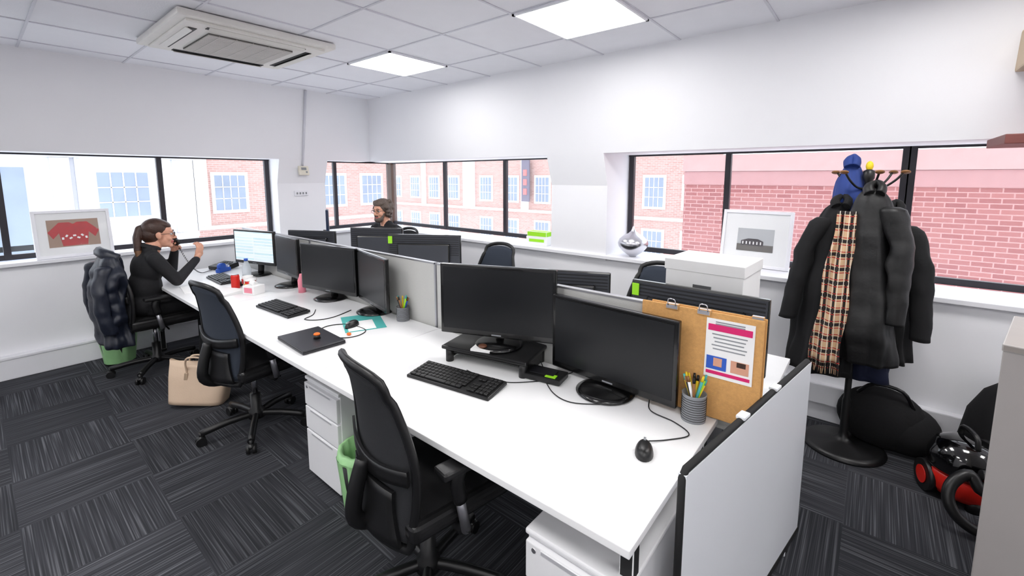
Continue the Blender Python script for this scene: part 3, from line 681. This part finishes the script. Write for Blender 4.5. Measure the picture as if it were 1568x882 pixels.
# ------------------------------------------------------------------ people
def prim_mesh(bm,pr):
    if pr[0]=='e':
        _,c,r,rot,_m=pr
        M=Matrix.Translation(c)@Euler(rot).to_matrix().to_4x4()@Matrix.Diagonal((*r,1))
        bmesh.ops.create_icosphere(bm,subdivisions=3,radius=1,matrix=M)
    else:
        _,p,q,r1,r2,_m=pr; p=Vector(p);q=Vector(q);d=q-p
        bmesh.ops.create_icosphere(bm,subdivisions=2,radius=r1,matrix=Matrix.Translation(p)); bmesh.ops.create_icosphere(bm,subdivisions=2,radius=r2,matrix=Matrix.Translation(q))
        M=Matrix.Translation((p+q)/2)@d.to_track_quat('Z','Y').to_matrix().to_4x4()
        bmesh.ops.create_cone(bm,cap_ends=True,segments=20,radius1=r1,radius2=r2,depth=d.length,matrix=M)
def remesh(name,prims,voxel,smooth,mats,parent,loc=(0,0,0),rot=(0,0,0)):
    bm=bmesh.new()
    for pr in prims: prim_mesh(bm,pr)
    me=bpy.data.meshes.new(name+'_src'); bm.to_mesh(me); bm.free()
    ob=bpy.data.objects.new(name+'_src',me); bpy.context.collection.objects.link(ob)
    md=ob.modifiers.new('r','REMESH'); md.mode='VOXEL'; md.voxel_size=voxel
    sm=ob.modifiers.new('s','SMOOTH'); sm.iterations=smooth; sm.factor=.5
    bpy.context.view_layer.update(); dg=bpy.context.evaluated_depsgraph_get()
    nm=bpy.data.meshes.new_from_object(ob.evaluated_get(dg)); nm.name=name
    bpy.data.objects.remove(ob); 
    P=np.array([p.center[:] for p in nm.polygons]); best=np.full(len(P),1e9); idx=np.zeros(len(P),int)
    for pr in prims:
        if pr[0]=='e':
            Mi=np.array(Euler(pr[3]).to_matrix().transposed()); l=(P-np.array(pr[1]))@Mi.T; k=np.linalg.norm(l/np.array(pr[2]),axis=1); d=(k-1)*min(pr[2])
        else:
            a=np.array(pr[1]);b=np.array(pr[2]);ab=b-a; t=np.clip(((P-a)@ab)/(ab@ab+1e-9),0,1); d=np.linalg.norm(P-(a+t[:,None]*ab),axis=1)-(pr[3]+(pr[4]-pr[3])*t)
        up=d<best; best[up]=d[up]; idx[up]=mats.index(pr[-1])
    nm.materials.clear()
    for m in mats: nm.materials.append(m)
    nm.polygons.foreach_set('material_index',idx.astype(np.int32)); nm.polygons.foreach_set('use_smooth',np.ones(len(P),bool)); nm.update()
    o=bpy.data.objects.new(name,nm); bpy.context.collection.objects.link(o); o.parent=parent; o.location=loc; o.rotation_euler=rot
    return o
def head(parent,loc,rot,beard=False):
    S=SKIN; pr=[('e',(-.012,0,.035),(.098,.076,.088),(0,0,0),S),('e',(.028,0,-.02),(.064,.060,.088),(0,0,0),S),('e',(.042,0,-.072),(.045,.045,.036),(0,0,0),S),
     ('e',(.058,.034,-.026),(.026,.024,.026),(0,0,0),S),('e',(.058,-.034,-.026),(.026,.024,.026),(0,0,0),S),
     ('c',(.088,0,.018),(.112,0,-.020),.008,.012,S),('e',(.100,.011,-.026),(.010,.009,.008),(0,0,0),S),('e',(.100,-.011,-.026),(.010,.009,.008),(0,0,0),S),
     ('c',(.078,-.036,.034),(.084,0,.032),.010,.012,S),('c',(.078,.036,.034),(.084,0,.032),.010,.012,S),
     ('c',(.088,-.020,-.053),(.096,0,-.051),.006,.008,LIP),('c',(.088,.020,-.053),(.096,0,-.051),.006,.008,LIP),('c',(.086,-.016,-.062),(.093,0,-.063),.006,.008,LIP),('c',(.086,.016,-.062),(.093,0,-.063),.006,.008,LIP),
     ('e',(.078,0,-.092),(.022,.024,.018),(0,0,0),S),
     ('e',(-.008,.077,-.002),(.020,.010,.032),(0,R(-12),R(15)),S),('e',(-.008,-.077,-.002),(.020,.010,.032),(0,R(-12),R(-15)),S),
     ('c',(-.02,0,-.07),(-.05,0,-.17),.050,.055,S)]
    mats=[SKIN,LIP]
    if beard:
        H=HAIRM; mats.append(H)
        pr+=[('e',(.055,0,-.088),(.050,.052,.036),(0,0,0),H),('c',(.03,.055,-.03),(.06,.035,-.085),.014,.022,H),('c',(.03,-.055,-.03),(.06,-.035,-.085),.014,.022,H),('c',(.093,-.022,-.044),(.100,0,-.040),.006,.007,H),('c',(.093,.022,-.044),(.100,0,-.040),.006,.007,H)]
    remesh('head',pr,.0035,3,mats,parent,loc,rot)
    e=B('eyes',loc,rot=rot)
    for sg in (-1,1):
        e.ell((.078,sg*.030,.010),(.0125,.0145,.0095),EYEW,n=16); e.ell((.0885,sg*.030,.010),(.003,.006,.006),EYED,n=12)
        e.tube([(.088,sg*.046,.036),(.096,sg*.03,.041),(.096,sg*.014,.037)],.0035,HAIRM if beard else HAIRW,sub=3,n=6)
        e.tube([(.088,sg*.045,.014),(.092,sg*.03,.021),(.090,sg*.016,.014)],.0022,EYED,sub=3,n=6)
    e.done(parent)
    g=B('glasses',loc,rot=rot)
    for sg in (-1,1):
        g.tube([(.103,sg*(.031+.022*math.cos(a)),.009+.017*math.sin(a)) for a in [2*math.pi*j/20 for j in range(20)]],.0018,BLK,n=6,closed=True)
        g.tube([(.102,sg*.053,.014),(.06,sg*.075,.014),(-.005,sg*.082,.010)],.0018,BLK,n=6,sub=3)
    g.tube([(.104,-.009,.012),(.108,0,.015),(.104,.009,.012)],.0018,BLK,n=6); g.done(parent)
def hand(parent,wrist,dirv,palmn,curl=.6,side=1,name='hand',spread=1.):
    d=Vector(dirv).normalized(); nrm=Vector(palmn); nrm=(nrm-d*nrm.dot(d)).normalized(); lat=d.cross(nrm)*side; w=Vector(wrist); pr=[]
    pc=w+d*.048
    l2=nrm.cross(d)
    M=Matrix((d,l2,nrm)).transposed().to_euler()
    pr.append(('e',tuple(pc),(.048,.038,.016),tuple(M),SKIN))
    for j,(o,L) in enumerate(((.030,.070),(.010,.080),(-.010,.074),(-.029,.058))):
        p=w+d*.078+lat*o; dd=(d+lat*o*3*spread).normalized(); pts=[w+d*.05+lat*o*.8,p]; c=curl*(1+.12*j)
        for s_,fr in enumerate((.45,.32,.23)):
            an=c*(s_+1)*.55; v=(dd*math.cos(an)+nrm*math.sin(an)); p=p+v*L*fr; pts.append(p)
        rr=[.010,.0095,.0088,.008,.007]
        for k in range(4): pr.append(('c',tuple(pts[k]),tuple(pts[k+1]),rr[k],rr[k+1],SKIN))
    t0=w+d*.022+lat*.026; t1=t0+(d*.5+lat*.75+nrm*.35).normalized()*.036; t2=t1+(d*.85+lat*.25+nrm*.5).normalized()*.030; t3=t2+(d*.9+nrm*.6).normalized()*.022
    pr+= [('c',tuple(t0),tuple(t1),.014,.011,SKIN),('c',tuple(t1),tuple(t2),.011,.0095,SKIN),('c',tuple(t2),tuple(t3),.0095,.008,SKIN),('c',tuple(w-d*.03),tuple(w+d*.02),.025,.024,SKIN)]
    remesh(name,pr,.003,2,[SKIN],parent)
wm=empty('seated_woman',(0,0,0))
C=CLO
WY=4.66
body=[('e',(.86,WY,.60),(.15,.175,.11),(0,0,0),C),('e',(.86,WY,.74),(.115,.145,.16),(0,0,0),C),('e',(.89,WY,.90),(.115,.160,.15),(0,R(8),0),C),
 ('c',(.905,WY-.14,1.0),(.905,WY+.14,1.0),.052,.052,C),('c',(.905,WY-.05,1.035),(.905,WY+.05,1.035),.05,.05,C),
 ('c',(.915,WY,1.03),(.935,WY,1.10),.050,.046,SKIN),
 ('c',(.90,WY-.10,.575),(1.30,WY-.11,.565),.090,.062,C),('c',(.90,WY+.10,.575),(1.30,WY+.13,.565),.090,.062,C),
 ('c',(1.30,WY-.11,.56),(1.20,WY-.12,.12),.060,.042,C),('c',(1.30,WY+.13,.56),(1.28,WY+.14,.12),.060,.042,C),
 ('c',(1.20,WY-.12,.075),(1.33,WY-.13,.040),.042,.032,BLK),('c',(1.28,WY+.14,.075),(1.41,WY+.14,.040),.042,.032,BLK),
 ('c',(.905,WY-.175,.985),(1.03,WY-.22,.79),.056,.045,C),('c',(1.03,WY-.22,.79),(1.195,WY-.14,.935),.044,.032,GRYC),
 ('c',(.905,WY+.175,.985),(1.10,WY+.22,.82),.056,.045,C),('c',(1.10,WY+.22,.82),(1.115,WY+.15,.985),.044,.032,C)]
remesh('body',body,.008,6,[CLO,SKIN,BLK,GRYC],wm)
cl=B('blazer_collar'); cl.tube([(.93+.060*math.cos(a)-.012,WY+.064*math.sin(a),1.072-.022*math.cos(a)) for a in [2*math.pi*j/16 for j in range(16)]],(.010,.020),CLO,n=8,closed=True); cl.done(wm)
HL=(.985,WY,1.165); HR=(0,R(6),R(-8))
head(wm,HL,HR)
hb=[('e',(-.028,0,.050),(.098,.086,.088),(0,0,0),HAIRW),('e',(-.055,0,.0),(.068,.080,.080),(0,0,0),HAIRW),('e',(.010,0,.090),(.072,.072,.038),(0,R(18),0),HAIRW),
 ('c',(-.10,0,.060),(-.130,0,.045),.026,.026,HAIRW),('c',(-.130,0,.045),(-.142,-.02,-.03),.027,.030,HAIRW),('c',(-.142,-.02,-.03),(-.135,-.04,-.13),.030,.026,HAIRW),('c',(-.135,-.04,-.13),(-.115,-.07,-.25),.026,.010,HAIRB)]
remesh('hair',hb,.004,3,[HAIRW,HAIRB],wm,HL,HR)
hand(wm,(1.21,WY-.125,.955),(.35,.15,.9),(-.6,.9,.1),.75,side=-1,name='hand_right')
hand(wm,(1.112,WY+.145,1.0),(-.05,-.45,.9),(-.6,-.8,0),1.1,side=1,name='hand_left')
ph=B('telephone_handset'); e0=Vector((1.00,WY+.095,1.155)); e1=Vector((1.118,WY+.055,1.075)); md=(e0+e1)/2+Vector((.03,.03,.03))
ph.tube([e0,md,e1],(.014,.018),BLK,sub=6,n=12); ph.cyl(e0+Vector((-.006,-.012,-.006)),e0+Vector((.008,.012,.006)),.027,BLK); ph.cyl(e1+Vector((-.014,-.008,.0)),e1+Vector((.012,.008,.006)),.025,BLK); ph.done(wm)
pts=[]
for k in range(200):
    t=k/199; x=1.12+.38*t; y=WY+.05+.33*t; z=1.06-.32*math.sin(min(1,t*1.6)*math.pi/2)**.9; a=t*2*math.pi*40
    pts.append((x+.006*math.cos(a),y+.006*math.sin(a),max(z,.738)))
b=B('telephone_cord'); b.tube(pts,.0022,BLK,n=5); b.done(wm)
pj=B('navy_puffer_jacket',(.66,4.67,0),0)
lv=[];N=60
for i in range(N+1):
    t=i/N; z=1.04-.72*t; bul=1+.035*abs(math.sin(math.pi*t*8)); sx=(.050+.060*min(1,t*3)**.7)*(1-.25*max(0,t-.6)); sy=(.13+.11*min(1,t*4)**.6)*(1-.30*max(0,t-.5))
    lv.append((-.03*math.sin(t*3),0,z,sx*bul,sy*bul))
pj.loft(lv,PUFF,folds=[(3,.10,.5),(5,.09,1.2),(8,.05,2),(13,.03,1)],n=96,nz=.30,nf=11)
for sg in (-1,1):
    rs=[]
    for i in range(37):
        t=i/36; rr=.052*(1-.2*t)*(.6 if i==0 else 1)*(1+.05*abs(math.sin(math.pi*t*7))); y=sg*(.16+.07*math.sin(t*2)); z=.97-.52*t; x=-.06-.05*math.sin(t*3)
        rs.append([Vector((x+rr*math.cos(a)*(1+.3*mnoise.noise(Vector((math.cos(a)*2,z*9,sg)))),y+rr*math.sin(a)*(1+.3*mnoise.noise(Vector((math.sin(a)*2,z*11,-sg)))),z)) for a in [2*math.pi*j/20 for j in range(20)]])
    pj.rings(rs,PUFF)
pj.tube([(.03,-.13,1.01),(-.04,-.09,1.05),(-.06,0,1.07),(-.04,.09,1.05),(.03,.13,1.01)],(.028,.04),PUFF,sub=4)
pj.done()
mn=empty('seated_man',(0,0,0)); MY=4.30; MX=3.02
body=[('e',(MX,MY,.61),(.15,.18,.12),(0,0,0),C),('e',(MX,MY,.78),(.13,.17,.18),(0,0,0),C),('e',(MX-.02,MY,.96),(.125,.19,.16),(0,R(-6),0),C),
 ('c',(MX-.03,MY-.17,1.06),(MX-.03,MY+.17,1.06),.062,.062,C),('c',(MX-.03,MY-.06,1.10),(MX-.03,MY+.06,1.10),.055,.055,C),('c',(MX-.03,MY,1.08),(MX-.05,MY,1.17),.06,.056,SKIN),
 ('c',(MX,MY-.11,.59),(MX-.45,MY-.13,.585),.10,.07,C),('c',(MX,MY+.11,.59),(MX-.45,MY+.13,.585),.10,.07,C),
 ('c',(MX-.45,MY-.13,.58),(MX-.38,MY-.14,.12),.066,.046,C),('c',(MX-.45,MY+.13,.58),(MX-.38,MY+.14,.12),.066,.046,C),
 ('c',(MX-.38,MY-.14,.075),(MX-.52,MY-.15,.042),.045,.034,BLK),('c',(MX-.38,MY+.14,.075),(MX-.52,MY+.15,.042),.045,.034,BLK),
 ('c',(MX-.03,MY-.21,1.045),(MX-.14,MY-.26,.80),.064,.052,C),('c',(MX-.14,MY-.26,.80),(MX-.41,MY-.16,.785),.050,.034,C),
 ('c',(MX-.03,MY+.21,1.045),(MX-.14,MY+.26,.80),.064,.052,C),('c',(MX-.14,MY+.26,.80),(MX-.41,MY+.16,.785),.050,.034,C)]
remesh('body',body,.009,6,[CLO,SKIN,BLK],mn)
HL=(MX-.09,MY,1.265); HR=(0,R(6),R(180+14))
head(mn,HL,HR,beard=True)
hb=[('e',(-.030,0,.050),(.105,.098,.092),(0,0,0),HAIRM),('e',(-.055,0,-.01),(.075,.100,.085),(0,0,0),HAIRM),('e',(.015,0,.095),(.070,.078,.040),(0,R(18),0),HAIRM)]
for k in range(34):
    a=random.uniform(1.0,5.28); z=random.uniform(-.08,.12); q=math.sqrt(max(.1,1-((z-.03)/.13)**2)); hb.append(('e',(-.03+.100*q*math.cos(a),.100*q*math.sin(a),z),(.026,.026,.026),(0,0,0),HAIRM))
remesh('hair',hb,.005,1,[HAIRM],mn,HL,HR)
hand(mn,(MX-.43,MY-.15,.782),(-1,.2,-.12),(0,0,-1),.5,side=1,name='hand_left')
hand(mn,(MX-.43,MY+.15,.782),(-1,-.2,-.12),(0,0,-1),.5,side=-1,name='hand_right')

# ------------------------------------------------------------------ world, camera
wd=bpy.data.worlds.new('sky'); scene.world=wd; wd.use_nodes=True; bg=wd.node_tree.nodes['Background']
bg.inputs[0].default_value=(.87,.93,1,1); bg.inputs[1].default_value=3.2
cd=bpy.data.cameras.new('camera'); cd.sensor_width=36; cd.clip_start=.05; cd.clip_end=200
cd.lens=679/1568*36; cd.shift_y=-86/1568
co=bpy.data.objects.new('camera',cd); bpy.context.collection.objects.link(co); co.location=(0,0,1.65); co.rotation_euler=(R(90-7.1),0,R(-50.7)); scene.camera=co
scene.view_settings.view_transform='Standard'; scene.view_settings.look='None'; scene.view_settings.exposure=0
